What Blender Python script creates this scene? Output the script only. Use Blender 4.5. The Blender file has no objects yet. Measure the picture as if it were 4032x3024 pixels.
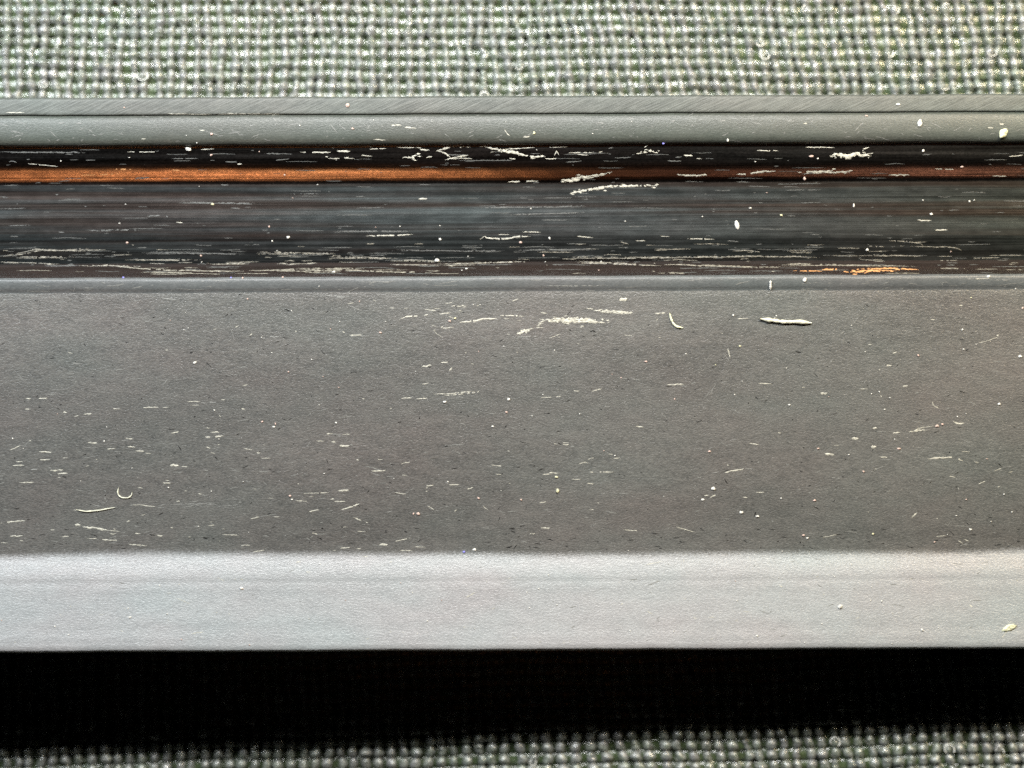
import bpy, math, random
import numpy as np

random.seed(7)
RNG = np.random.default_rng(11)
MM = 0.001
C = bpy.context.scene.collection
S = bpy.context.scene

# ------------------------------------------------------------------ camera
H = 100.0            # camera height above the cloth, mm
Z0 = 4.1             # height of the bar's upper side, mm
FRAME_W = 50.0       # width of the view at that height, mm
PXMM = FRAME_W / 4032.0
cam_d = bpy.data.cameras.new('camera')
cam = bpy.data.objects.new('camera', cam_d)
C.objects.link(cam)
cam.location = (0, 0, H * MM)
cam_d.sensor_width = 36.0
cam_d.lens = 36.0 * (H - Z0) / FRAME_W
cam_d.clip_start = 0.002
cam_d.clip_end = 5.0
cam_d.dof.use_dof = True
cam_d.dof.focus_distance = (H - Z0) * MM
cam_d.dof.aperture_fstop = 17.0
S.camera = cam

# ------------------------------------------------------------------ world, lamps, exposure
w = bpy.data.worlds.new('World')
S.world = w
w.use_nodes = True
w.node_tree.nodes['Background'].inputs[0].default_value = (0.75, 0.85, 1.0, 1)
w.node_tree.nodes['Background'].inputs[1].default_value = 0.0006


def area(name, loc, target, sx, sy, power, col, spread=180):
    d = bpy.data.lights.new(name, 'AREA')
    d.shape = 'RECTANGLE'
    d.size = sx * MM
    d.size_y = sy * MM
    d.energy = power
    d.color = col
    d.spread = math.radians(spread)
    o = bpy.data.objects.new(name, d)
    C.objects.link(o)
    o.location = [v * MM for v in loc]
    dx, dy, dz = [t - l for t, l in zip(target, loc)]
    from mathutils import Vector
    o.rotation_euler = Vector((dx, dy, dz)).to_track_quat('-Z', 'Y').to_euler()
    return o


area('strip_lamp', (-2, 46, 54.5), (0, 6, 0), 60, 5, 0.088, (1.0, 0.99, 0.98))
area('added_fill_right', (52, 45, 52), (20, 4, 0), 20, 5, 0.064, (1.0, 0.82, 0.54))  # added warm fill that lightens the right end of the bar
area('added_fill_left', (-54, 45, 52), (-20, 4, 0), 20, 5, 0.062, (0.87, 0.95, 1.0))  # added cool fill, no known source, for sheen at the left end
area('added_warm_light', (-29, -62, 72), (-14, 12, 3), 54, 5, 0.00021, (1.0, 0.40, 0.15), 26)  # added to make the orange band; stands in for an unseen warm object
area('added_warm_light_dim', (46, -62, 72), (24, 13, 3), 94, 5, 0.000045, (1.0, 0.42, 0.24), 24)  # dimmer added light that carries the brown reflection to the right
S.view_settings.view_transform = 'Standard'
S.view_settings.look = 'None'
S.view_settings.exposure = 0.0
S.view_settings.gamma = 1.0
S.view_settings.use_curve_mapping = False
S.render.engine = 'CYCLES'
S.cycles.max_bounces = 6
S.cycles.caustics_reflective = False
S.cycles.caustics_refractive = False
S.cycles.sample_clamp_indirect = 1.0
S.cycles.use_denoising = False


# ------------------------------------------------------------------ helpers
class NT:
    """small node tree builder"""
    def __init__(self, name):
        self.m = bpy.data.materials.new(name)
        self.m.use_nodes = True
        self.t = self.m.node_tree
        self.b = self.t.nodes['Principled BSDF']

    def n(self, typ, **kw):
        x = self.t.nodes.new(typ)
        for k, v in kw.items():
            if k.startswith('i_'):
                x.inputs[k[2:].replace('_', ' ')].default_value = v
            else:
                setattr(x, k, v)
        return x

    def l(self, a, b):
        self.t.links.new(a, b)

    def obj(self, scale, rot=(0, 0, 0), loc=(0, 0, 0)):
        tc = self.n('ShaderNodeTexCoord')
        mp = self.n('ShaderNodeMapping')
        mp.inputs['Scale'].default_value = scale
        r = self.n('ShaderNodeMapping')
        r.inputs['Rotation'].default_value = rot
        r.inputs['Location'].default_value = loc
        self.l(tc.outputs['Object'], r.inputs['Vector'])
        self.l(r.outputs['Vector'], mp.inputs['Vector'])
        return mp.outputs['Vector']

    def noise(self, scale, detail=2.0, rough=0.5, rot=(0, 0, 0), loc=(0, 0, 0), dist=0.0):
        x = self.n('ShaderNodeTexNoise')
        x.inputs['Scale'].default_value = 1.0
        x.inputs['Detail'].default_value = detail
        x.inputs['Roughness'].default_value = rough
        x.inputs['Distortion'].default_value = dist
        self.l(self.obj(scale, rot, loc), x.inputs['Vector'])
        return x.outputs['Fac']

    def ramp(self, fac, stops):
        r = self.n('ShaderNodeMapRange')
        r.clamp = True
        r.inputs[1].default_value, r.inputs[2].default_value = stops[0]
        r.inputs[3].default_value, r.inputs[4].default_value = stops[1]
        self.l(fac, r.inputs[0])
        return r.outputs[0]

    def math(self, op, a, b=None):
        x = self.n('ShaderNodeMath', operation=op)
        for i, v in enumerate((a, b)):
            if v is None:
                continue
            if isinstance(v, (int, float)):
                x.inputs[i].default_value = v
            else:
                self.l(v, x.inputs[i])
        return x.outputs[0]

    def mix(self, fac, a, b):
        x = self.n('ShaderNodeMix', data_type='RGBA')
        if isinstance(fac, (int, float)):
            x.inputs[0].default_value = fac
        else:
            self.l(fac, x.inputs[0])
        for i, v in ((6, a), (7, b)):
            if isinstance(v, tuple):
                x.inputs[i].default_value = (*v, 1)
            else:
                self.l(v, x.inputs[i])
        return x.outputs[2]

    def bump(self, h, strength, dist):
        x = self.n('ShaderNodeBump')
        x.inputs['Strength'].default_value = strength
        x.inputs['Distance'].default_value = dist
        self.l(h, x.inputs['Height'])
        self.l(x.outputs[0], self.b.inputs['Normal'])


def satin(name, dark, light, rough, metallic, spec, grain=(1.0, 1.0), streak=0.0, diag=0.0, bump=0.35, second=None, warm_reflect=0.0):
    """worn dark anodised finish: fine fibrous grain, cloudy wear, optional drawing lines"""
    t = NT(name)
    g1 = t.noise((5200, 13000, 9000), 3, 0.65, (0, 0, 0.12))
    g2 = t.noise((9000, 15000, 9000), 2, 0.6, (0, 0, -0.35), (0.3, 0.1, 0))
    g = t.math('MULTIPLY', t.math('ADD', g1, g2), 0.5)
    cl = t.noise((16, 2600, 900), 3, 0.6) if streak else t.noise((70, 260, 100), 5, 0.62)
    mid = t.noise((1100, 2600, 1500), 2, 0.6, loc=(.02, .03, 0))
    f = t.ramp(g, ((0.40, 0.62), (0.0, 1.0)))
    if streak:
        s1 = t.noise((40, 11000, 3000), 3, 0.7)
        s2 = t.noise((160, 5000, 3000), 2, 0.6, loc=(0.2, 0.03, 0))
        s = t.ramp(t.math('MULTIPLY', t.math('ADD', s1, s2), 0.5), ((0.43, 0.585), (0.0, 1.0)))
        f = t.math('ADD', t.math('MULTIPLY', f, 1 - streak), t.math('MULTIPLY', s, streak))
    if diag:
        s1 = t.noise((600, 14000, 3000), 3, 0.65, (0, 0, -0.42), dist=0.4)
        s = t.ramp(s1, ((0.38, 0.64), (0.0, 1.0)))
        f = t.math('ADD', t.math('MULTIPLY', f, 1 - diag), t.math('MULTIPLY', s, diag))
    f2 = t.math('ADD', t.math('MULTIPLY', f, 0.52), t.math('MULTIPLY', t.ramp(cl, ((0.3, 0.7), (0, 1))), 0.26))
    f2 = t.math('ADD', f2, t.math('MULTIPLY', t.ramp(mid, ((0.32, 0.68), (0, 1))), 0.22))
    col = t.mix(f2, dark, light)
    if warm_reflect:  # brown streaks painted in for reflections of warm surroundings
        tn = t.ramp(t.noise((22, 1500, 600), 3, 0.6, loc=(.01, .004, 0)), ((0.46, 0.60), (0.0, warm_reflect)))
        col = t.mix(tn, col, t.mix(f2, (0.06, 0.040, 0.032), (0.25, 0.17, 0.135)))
    if second:
        # sheen of the front slope, painted as lighter colour, starts along a soft, slightly wandering line
        tc = t.n('ShaderNodeTexCoord')
        sp = t.n('ShaderNodeSeparateXYZ')
        t.l(tc.outputs['Object'], sp.inputs[0])
        wob = t.math('MULTIPLY', t.math('SUBTRACT', t.noise((9000, 9000, 9000), 2, 0.6), 0.5), 0.0005)
        wob2 = t.math('MULTIPLY', t.math('SUBTRACT', t.noise((70, 70, 70), 2, 0.5), 0.5), 0.0009)
        yy_ = t.math('SUBTRACT', t.math('ADD', t.math('ADD', sp.outputs[1], wob), wob2), t.math('MULTIPLY', sp.outputs[0], 0.004))
        k = t.n('ShaderNodeMapRange', interpolation_type='SMOOTHSTEP')
        t.l(yy_, k.inputs[0])
        k.inputs[1].default_value = second[2] + 0.00016
        k.inputs[2].default_value = second[2] - 0.00030
        col = t.mix(k.outputs[0], col, t.mix(f2, second[0], second[1]))
    hue = t.ramp(t.noise((120, 260, 200), 3, 0.6, loc=(.02, .01, .03)), ((0.3, 0.7), (0, 1)))
    tint = t.n('ShaderNodeMix', data_type='RGBA', blend_type='MULTIPLY')
    tint.inputs[0].default_value = 1.0
    t.l(col, tint.inputs[6])
    t.l(t.mix(hue, (0.97, 1.03, 1.02), (1.05, 0.98, 0.97)), tint.inputs[7])
    t.l(tint.outputs[2], t.b.inputs['Base Color'])
    t.l(t.math('ADD', t.ramp(f, ((0, 1), (rough + 0.05, rough - 0.05))), t.ramp(cl, ((0.3, 0.7), (-0.035, 0.035)))), t.b.inputs['Roughness'])
    t.b.inputs['Metallic'].default_value = metallic
    t.b.inputs['Specular IOR Level'].default_value = spec
    t.bump(f, bump, 0.000012)
    return t.m


M = {}
M['face'] = satin('dark_satin_anodised', (0.046, 0.048, 0.047), (0.142, 0.141, 0.134), 0.37, 0.0, 0.6, second=((0.20, 0.210, 0.220), (0.335, 0.350, 0.362), -0.00820), bump=0.65)
M['shoulder'] = satin('dark_satin_shoulder', (0.036, 0.043, 0.038), (0.088, 0.098, 0.087), 0.42, 0.0, 0.5)
M['rim'] = satin('cut_rim', (0.028, 0.034, 0.031), (0.135, 0.147, 0.135), 0.5, 0.0, 0.5, diag=0.75, bump=0.6)
M['ledge'] = satin('polished_groove_ledge', (0.16, 0.15, 0.145), (0.40, 0.39, 0.38), 0.20, 1.0, 0.5, streak=0.5, bump=0.05, warm_reflect=0.5)
M['floor'] = satin('drawn_groove_floor', (0.040, 0.047, 0.049), (0.40, 0.45, 0.455), 0.26, 1.0, 0.5, streak=0.75, bump=0.15, warm_reflect=0.7)
M['wall'] = satin('brown_groove_wall', (0.008, 0.006, 0.005), (0.022, 0.015, 0.013), 0.5, 0.0, 0.15, streak=0.7, bump=0.2)
M['lip'] = satin('dark_satin_lip', (0.055, 0.062, 0.065), (0.12, 0.128, 0.13), 0.42, 0.0, 0.5)


def plain(name, col, rough, metallic=0.0, spec=0.5, var=0.0, trans=0.0):
    t = NT(name)
    if var:
        n = t.ramp(t.noise((6000, 9000, 8000), 2, 0.6), ((0.35, 0.65), (0, 1)))
        t.l(t.mix(n, tuple(c * (1 - var) for c in col), col), t.b.inputs['Base Color'])
    else:
        t.b.inputs['Base Color'].default_value = (*col, 1)
    t.b.inputs['Roughness'].default_value = rough
    t.b.inputs['Metallic'].default_value = metallic
    t.b.inputs['Specular IOR Level'].default_value = spec
    t.b.inputs['Transmission Weight'].default_value = trans
    return t.m


M['bare'] = plain('bare_scratched_metal', (0.54, 0.535, 0.46), 0.5, 0.0, 0.6, 0.5)
M['faint'] = plain('faint_scratch', (0.19, 0.195, 0.185), 0.5, 0.0, 0.5, 0.3)
M['hair'] = plain('hairline_scratch', (0.10, 0.105, 0.10), 0.5, 0.0, 0.5, 0.3)
M['streak'] = plain('drawn_streak', (0.30, 0.285, 0.235), 0.45, 0.0, 0.6, 0.65)
M['pit'] = plain('dark_pit', (0.010, 0.010, 0.010), 0.8, 0.0, 0.1)
M['copper_glint'] = plain('copper_glint_fleck', (0.80, 0.42, 0.18), 0.4, 0.3, 0.5, 0.3)  # coppery glint put in as scratch colour, shared with flecks in the groove
M['dust_white'] = plain('dust_white', (0.62, 0.62, 0.58), 0.7)
M['dust_pink'] = plain('dust_pink', (0.50, 0.38, 0.33), 0.7)
M['dust_blue'] = plain('dust_blue', (0.22, 0.22, 0.62), 0.7)
M['dust_yellow'] = plain('dust_yellow', (0.55, 0.54, 0.36), 0.7)
M['flake'] = plain('pale_flake', (0.75, 0.77, 0.55), 0.5, 0, 0.5, 0.3)
M['chip'] = plain('cream_chip', (0.72, 0.72, 0.58), 0.55, 0, 0.5, 0.4)


def yarn_mat(name, a, b, c):
    t = NT(name)
    n1 = t.ramp(t.noise((5000, 5000, 5000), 3, 0.65), ((0.33, 0.67), (0, 1)))
    n2 = t.ramp(t.noise((1500, 1500, 1500), 2, 0.6, loc=(.1, .2, .3)), ((0.35, 0.65), (0, 1)))
    n3 = t.ramp(t.noise((700, 700, 700), 1, 0.5, loc=(.4, .1, .3)), ((0.42, 0.6), (0, 1)))
    col = t.mix(n1, a, b)
    col = t.mix(t.math('MULTIPLY', n2, 0.65), col, c)
    hue = t.ramp(t.noise((120, 260, 200), 3, 0.6, loc=(.02, .01, .03)), ((0.3, 0.7), (0, 1)))
    tint = t.n('ShaderNodeMix', data_type='RGBA', blend_type='MULTIPLY')
    tint.inputs[0].default_value = 1.0
    t.l(col, tint.inputs[6])
    t.l(t.mix(hue, (0.97, 1.03, 1.02), (1.05, 0.98, 0.97)), tint.inputs[7])
    t.l(tint.outputs[2], t.b.inputs['Base Color'])
    t.l(t.ramp(n3, ((0, 1), (0.22, 0.36))), t.b.inputs['Roughness'])
    t.b.inputs['Specular IOR Level'].default_value = 1.0
    t.b.inputs['IOR'].default_value = 1.6
    t.b.inputs['Sheen Weight'].default_value = 0.15
    t.bump(n1, 0.45, 0.00003)
    return t.m


M['warp'] = yarn_mat('cord_yarn_grey', (0.055, 0.077, 0.047), (0.29, 0.32, 0.28), (0.18, 0.178, 0.195))
M['weft'] = yarn_mat('ground_yarn_green', (0.028, 0.044, 0.018), (0.10, 0.135, 0.068), (0.06, 0.095, 0.034))
M['backing'] = plain('cloth_backing_green', (0.075, 0.115, 0.05), 0.9, 0, 0.2, 0.4)
M['loop'] = plain('bokeh_ring_white', (0.88, 0.90, 0.86), 0.25, 0, 0.8)  # bright rims of blurred highlights, put in as ring colour
M['fuzz'] = plain('fibre_fuzz', (0.26, 0.28, 0.25), 0.4, 0, 0.6)


def mesh_obj(name, verts, faces, mat, parent=None, smooth=False):
    me = bpy.data.meshes.new(name)
    verts = np.asarray(verts, dtype=np.float32)
    if isinstance(faces, np.ndarray):
        k = faces.shape[1]
        me.vertices.add(len(verts))
        me.vertices.foreach_set('co', verts.ravel())
        me.loops.add(faces.size)
        me.loops.foreach_set('vertex_index', faces.ravel().astype(np.int32))
        me.polygons.add(len(faces))
        me.polygons.foreach_set('loop_start', np.arange(0, faces.size, k, dtype=np.int32))
        me.polygons.foreach_set('loop_total', np.full(len(faces), k, dtype=np.int32))
        me.update(calc_edges=True)
    else:
        me.from_pydata([tuple(map(float, v)) for v in verts], [], faces)
        me.update()
    if smooth:
        me.polygons.foreach_set('use_smooth', np.ones(len(me.polygons), dtype=bool))
    me.materials.append(M[mat])
    o = bpy.data.objects.new(name, me)
    C.objects.link(o)
    o.parent = parent
    return o


def tag(o, label=None, cat=None, group=None, kind=None):
    if label: o['label'] = label
    if cat: o['category'] = cat
    if group: o['group'] = group
    if kind: o['kind'] = kind
    return o


PHASES = {}


def snoise1(x, seed, f):
    """smooth 1-d noise, about -1..1"""
    if seed not in PHASES:
        PHASES[seed] = np.random.default_rng(seed).uniform(0, 6.28, 4)
    ph = PHASES[seed]
    sn = math.sin if isinstance(x, float) else np.sin
    return (0.5 * sn(x * f + ph[0]) + 0.32 * sn(x * f * 1.73 + ph[1]) + 0.2 * sn(x * f * 2.91 + ph[2]) + 0.13 * sn(x * f * 4.3 + ph[3]))


# ------------------------------------------------------------------ cloth
PX, PY = 0.637, 0.562     # pitch of the yarns, mm


def warp_map(u, v):
    """cloth coordinates (mm, lying flat) to the draped place of the cloth"""
    g = np.clip((u + 3.0) / 13.0, 0, 1)
    g = g * g * (3 - 2 * g)
    x = u - 0.14 * g * (np.maximum(v, 9.0) - 19.0) - 0.11 * g * (np.minimum(v, -11.0) + 17.0) - 0.01 * (v - 19) + 0.05 * np.sin(v * 0.55 + u * 0.13) + 0.03 * np.sin(v * 1.3 - u * 0.4)
    tilt = np.clip((12.0 - v) / 30.0, 0, 1)
    y = v + 0.030 * tilt * u + 0.05 * np.sin(u * 0.35 + 0.3 * v) + 0.03 * np.sin(u * 0.9 - v * 0.5)
    z = 0.10 * np.sin(u * 0.21 + 0.6) + 0.08 * np.sin(v * 0.33 + u * 0.12) + 0.028 * u * np.clip((2.0 - v) / 18.0, 0, 1) - 0.2
    return x, y, z


cloth_u, cloth_v = (-34.0, 34.0), (-27.0, 27.0)
gu, gv = np.meshgrid(np.linspace(-34.5, 34.5, 70), np.linspace(-27.5, 27.5, 56))
bx, by, bz = warp_map(gu, gv)
bverts = np.stack([bx, by, bz - 0.36], -1).reshape(-1, 3) * MM
idx = np.arange(70 * 56).reshape(56, 70)
bf = np.stack([idx[:-1, :-1], idx[:-1, 1:], idx[1:, 1:], idx[1:, :-1]], -1).reshape(-1, 4)
cloth = mesh_obj('woven_cloth', bverts, bf, 'backing', smooth=True)
tag(cloth, 'grey green plain woven cloth under the black bar', None, None, 'structure')

SEG, SIDES = 10, 10
nu = int((cloth_u[1] - cloth_u[0]) / PX)
nv = int((cloth_v[1] - cloth_v[0]) / PY)
ang = np.arange(SIDES) / SIDES * 2 * math.pi
BEADS = []


def yarn(name, k, along_v):
    n_cross = nv if along_v else nu
    pit_a = PY if along_v else PX            # spacing along the yarn
    pit_c = PX if along_v else PY            # spacing across
    start = cloth_v[0] if along_v else cloth_u[0]
    base = (cloth_u[0] if along_v else cloth_v[0]) + k * pit_c
    n = n_cross * SEG + 1
    s = np.arange(n) / SEG                   # in crossings
    a = start + s * pit_a
    sd = (1000 if along_v else 5000) + k
    r = np.random.default_rng(sd)
    per = r.normal(0, 1, n_cross + 2)
    bulge = np.interp(s, np.arange(n_cross + 2), per)
    off = base + 0.045 * snoise1(a, sd, 1.1) + r.normal(0, 0.018)
    frac = s - np.round(s)
    top = np.sqrt(np.clip(1 - (frac / 0.5) ** 2 * 0.98, 0, 1))
    jit = np.interp(s, np.arange(n_cross + 2), r.normal(0, 1, n_cross + 2))
    if along_v:
        # beaded cord: a plump loop at each crossing, drawn in between
        flat = np.interp(s, np.arange(n_cross + 2), (r.random(n_cross + 2) < 0.13) * 1.0)
        off = off + 0.06 * jit
        zc = 0.02 + 0.06 * top + 0.045 * bulge - 0.05 * flat
        rw = pit_c * (0.12 + 0.255 * top + 0.05 * bulge * top)
        rh = 0.115 + 0.17 * top + 0.02 * bulge * top
    else:
        # thin ground yarn running under the cords
        zc = -0.10 + 0.02 * bulge + 0 * top
        rw = pit_c * (0.54 + 0.03 * bulge)
        rh = 0.10 + 0.01 * bulge
    wave = top if along_v else -top
    # irregular fibre bundle section
    sec = 1.0 + 0.07 * np.sin(3 * ang[None, :] + 2.2 * s[:, None] * 2 + sd) + 0.05 * r.normal(0, 1, (n, SIDES))
    ca, sa = np.cos(ang)[None, :] * sec, np.sin(ang)[None, :] * sec
    cc = off[:, None] + rw[:, None] * ca
    zz = zc[:, None] + rh[:, None] * sa
    aa = np.repeat(a[:, None], SIDES, 1)
    U, V = (cc, aa) if along_v else (aa, cc)
    x, y, z = warp_map(U, V)
    verts = np.stack([x, y, z + zz], -1).reshape(-1, 3) * MM
    i = np.arange(n - 1)[:, None] * SIDES
    j = np.arange(SIDES)[None, :]
    j2 = (j + 1) % SIDES
    f = np.stack([i + j, i + j2, i + SIDES + j2, i + SIDES + j], -1).reshape(-1, 4)
    if along_v:
        f = f[:, ::-1]
    f = f[:, ::-1].copy()
    mesh_obj(name, verts, f, 'warp' if along_v else 'weft', cloth, smooth=True)
    tops = np.where(np.abs(s - np.round(s)) < 1e-6)[0]
    for q in tops:
        if wave[q] > 0.5:
            BEADS.append((off[q], a[q]) if along_v else (a[q], off[q]))


for k in range(nu):
    yarn('warp_yarn', k, True)
for k in range(nv):
    yarn('weft_yarn', k, False)


def tube_batch(paths, radii, sides=4):
    """many thin tubes joined: paths list of (n,3) mm"""
    V, F, o = [], [], 0
    for p, rad in zip(paths, radii):
        p = np.asarray(p, float)
        d = np.gradient(p, axis=0)
        d /= np.linalg.norm(d, axis=1)[:, None] + 1e-9
        up = np.array([0.13, 0.21, 0.97])
        e1 = np.cross(d, up)
        e1 /= np.linalg.norm(e1, axis=1)[:, None] + 1e-9
        e2 = np.cross(d, e1)
        th = np.arange(sides) / sides * 2 * math.pi
        ring = p[:, None, :] + rad * (e1[:, None, :] * np.cos(th)[None, :, None] + e2[:, None, :] * np.sin(th)[None, :, None])
        V.append(ring.reshape(-1, 3))
        n = len(p)
        i = np.arange(n - 1)[:, None] * sides
        j = np.arange(sides)[None, :]
        j2 = (j + 1) % sides
        F.append(np.stack([i + j, i + j2, i + sides + j2, i + sides + j], -1).reshape(-1, 4) + o)
        o += n * sides
    return np.concatenate(V) * MM, np.concatenate(F)


# bokeh rings of highlights, modelled as loops on the yarn crowns, and loose fuzz
paths, radii = [], []
beads = np.array(BEADS)
pick = RNG.permutation(len(beads))[:420]
for q in pick:
    u, v = beads[q]
    if RNG.random() < 0.25 and u < 0:
        continue
    rr = RNG.uniform(0.13, 0.27)
    a0 = RNG.uniform(0, 6.28)
    span = RNG.uniform(1.6, 5.6)
    th = np.linspace(a0, a0 + span, 12)
    uu = u + RNG.normal(0, 0.05) + rr * np.cos(th)
    vv = v + RNG.normal(0, 0.05) + rr * np.sin(th) * RNG.uniform(0.75, 1.1)
    x, y, z = warp_map(uu, vv)
    zz = z + 0.33 + 0.08 * np.sin(th * 0.5) + RNG.uniform(0, 0.1)
    paths.append(np.stack([x, y, zz], -1))
    radii.append(RNG.uniform(0.014, 0.032))
vv_, ff_ = tube_batch(paths, radii, 4)
tag(mesh_obj('bokeh_rings', vv_, ff_, 'loop', cloth, True), kind='stuff')
paths, radii = [], []
for q in RNG.integers(0, len(beads), 7000):
    u, v = beads[q] + RNG.normal(0, 0.2, 2)
    a0 = RNG.uniform(0, 6.28)
    ln = RNG.uniform(0.15, 0.55)
    s = np.linspace(0, 1, 4)
    bend = RNG.normal(0, 0.9)
    th = a0 + bend * s
    uu = u + ln * s * np.cos(th)
    vv = v + ln * s * np.sin(th)
    x, y, z = warp_map(uu, vv)
    zz = z + 0.27 + RNG.uniform(0, 0.12) + 0.12 * np.sin(s * 3.0)
    paths.append(np.stack([x, y, zz], -1))
    radii.append(RNG.uniform(0.006, 0.014))
vv_, ff_ = tube_batch(paths, radii, 3)
tag(mesh_obj('fibre_fuzz', vv_, ff_, 'fuzz', cloth, True), kind='stuff')

# ------------------------------------------------------------------ the bar
# cross-section as (photo row at mid-width, height in mm); the rows only fix real widths
def yy(py, z):
    return (1512.0 - py) * PXMM * (H - z) / (H - Z0)


SECT = {
    'rim_strip': [(378, 3.600), (380, 3.920), (386, 4.000), (400, 4.020), (430, 4.030), (443, 4.020), (447, 3.975), (449, 3.900)],
    'shoulder': [(449, 3.900), (451, 3.960), (456, 4.030), (470, 4.090), (490, 4.120), (510, 4.130), (530, 4.120), (545, 4.080), (556, 4.010), (564, 3.920), (569, 3.820), (572, 3.700)],
    'groove_ledge': [(572, 3.700), (578, 3.675), (600, 3.635), (620, 3.600), (632, 3.570), (650, 3.510), (670, 3.412), (690, 3.294), (705, 3.207), (716, 3.163), (722, 3.153)],
    'groove_floor': [(722, 3.153), (740, 3.137), (765, 3.127), (800, 3.127), (840, 3.135), (880, 3.145), (910, 3.149), (940, 3.141), (980, 3.113), (1010, 3.087), (1032, 3.071)],
    'groove_wall': [(1032, 3.071), (1036, 3.110), (1048, 3.210), (1060, 3.420), (1072, 3.660), (1082, 3.880), (1087, 4.010)],
    'lip': [(1087, 4.010), (1091, 4.110), (1097, 4.155), (1106, 4.170), (1120, 4.160), (1132, 4.130), (1142, 4.080), (1148, 4.060)],
    'main_face': [(1148, 4.060), (1156, 4.065), (1180, 4.070), (1400, 4.040), (1700, 3.980), (2000, 3.900), (2110, 3.872), (2140, 3.868), (2166, 3.874)],
    'front_slope': [(2166, 3.874), (2178, 3.888), (2192, 3.925), (2215, 4.010), (2245, 4.120), (2270, 4.195), (2300, 4.262), (2400, 4.475), (2480, 4.660), (2530, 4.785), (2548, 4.808), (2556, 4.780), (2560, 4.700), (2562, 4.570)],
}
ORDER = ['rim_strip', 'shoulder', 'groove_ledge', 'groove_floor', 'groove_wall', 'lip', 'main_face', 'front_slope']
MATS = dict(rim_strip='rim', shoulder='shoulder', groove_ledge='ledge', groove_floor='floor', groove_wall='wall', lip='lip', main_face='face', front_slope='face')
SLOPE = 0.0042
HALF = 40.0
bar = bpy.data.objects.new('metal_bar', None)
C.objects.link(bar)
bar.location = (0, 0, 0)
bar.rotation_euler = (0, 0, math.atan(SLOPE))
tag(bar, 'scratched black metal bar with a long glossy groove lying across the cloth', 'bar')
PART = {}
BOT = 0.25


def smooth_profile(pts):
    """resample with a monotone-ish Catmull-Rom so the section reads as rolled metal"""
    P = np.array(pts, float)
    out = []
    for i in range(len(P) - 1):
        p0, p1, p2, p3 = P[max(i - 1, 0)], P[i], P[i + 1], P[min(i + 2, len(P) - 1)]
        for t in np.linspace(0, 1, 4, endpoint=False):
            a = 0.5 * (2 * p1 + (p2 - p0) * t + (2 * p0 - 5 * p1 + 4 * p2 - p3) * t * t + (3 * p1 - p0 - 3 * p2 + p3) * t ** 3)
            lin = p1 + (p2 - p1) * t
            # keep rows monotone
            a[0] = lin[0]
            out.append(a)
    out.append(P[-1])
    return np.array(out)


PROF = {}
XS = np.linspace(-HALF, HALF, 241)


def wob_z(x):
    return 0.006 * snoise1(x, 77, 0.35) + 0.002 * snoise1(x, 78, 2.3)


def wob_y(x, row):
    # the rolled edges wander a little, each on its own
    return 0.016 * snoise1(x + row * 0.013, 79, 0.55) + 0.007 * snoise1(x - row * 0.02, 80, 2.6)


for name in ORDER:
    pr = smooth_profile(SECT[name])
    PROF[name] = pr
    ys = np.array([yy(p, z) for p, z in pr])
    zs = pr[:, 1]
    ring_y = np.concatenate([ys, [ys[-1], ys[-1], ys[0], ys[0]]])
    ring_z = np.concatenate([zs, [zs[-1], BOT, BOT, zs[0]]])
    n = len(ring_y)
    verts = np.stack([np.repeat(XS[:, None], n, 1), np.repeat(ring_y[None], len(XS), 0), np.repeat(ring_z[None], len(XS), 0)], -1)
    # hand-worn edges are never perfectly straight
    wz = wob_z(XS)
    verts[:, :len(ys) + 1, 2] += wz[:, None]
    verts[:, -1, 2] += wz
    rows = np.concatenate([pr[:, 0], [pr[-1, 0], pr[-1, 0], pr[0, 0], pr[0, 0]]])
    verts[:, :, 1] += wob_y(XS[:, None], rows[None, :])
    verts = verts.reshape(-1, 3) * MM
    F = []
    m = len(XS)
    for i in range(m - 1):
        for j in range(n - 1):
            if j == len(ys) - 1:
                continue
            j2 = j + 1
            F.append((i * n + j, i * n + j2, (i + 1) * n + j2, (i + 1) * n + j))
    F.append(tuple(range(n))[::-1])
    F.append(tuple((m - 1) * n + j for j in range(n)))
    per = n - 2
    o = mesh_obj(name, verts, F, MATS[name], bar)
    me = o.data
    sm = np.zeros(len(me.polygons), dtype=bool)
    for i in range(m - 1):
        for j in range(len(ys) - 1):
            sm[i * per + j] = True
    me.polygons.foreach_set('use_smooth', sm)
    PART[name] = o


def part_at(row):
    for nme in ORDER:
        if row <= PROF[nme][-1, 0]:
            return nme
    return 'front_slope'


ALL_R = np.concatenate([PROF[n_][:, 0] for n_ in ORDER])
ALL_Z = np.concatenate([PROF[n_][:, 1] for n_ in ORDER])


def surf(px, py, lift=0.0):
    """place on the bar's own upper surface (bar coordinates, mm)"""
    row = py + SLOPE * (px - 2016.0)
    z = float(np.interp(row, ALL_R, ALL_Z))
    x = float((px - 2016.0) * PXMM * (H - z) / (H - Z0))
    row = float(row)
    return np.array([x, yy(row, z) + wob_y(x, row), z + wob_z(x) + lift]), row


# ------------------------------------------------------------------ scratches, chips, dust
# (origin x, origin y, [ (points), width ]) measured at 1.58 x
K = 1.58
SCR = []      # (points in photo pixels, width px, material)


def add(ox, oy, items, mat='bare'):
    for it in items:
        pts, wd = it[0], it[1]
        m = it[2] if len(it) > 2 else mat
        SCR.append(([(ox + a / K, oy + b / K) for a, b in pts], wd / K, m))


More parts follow.
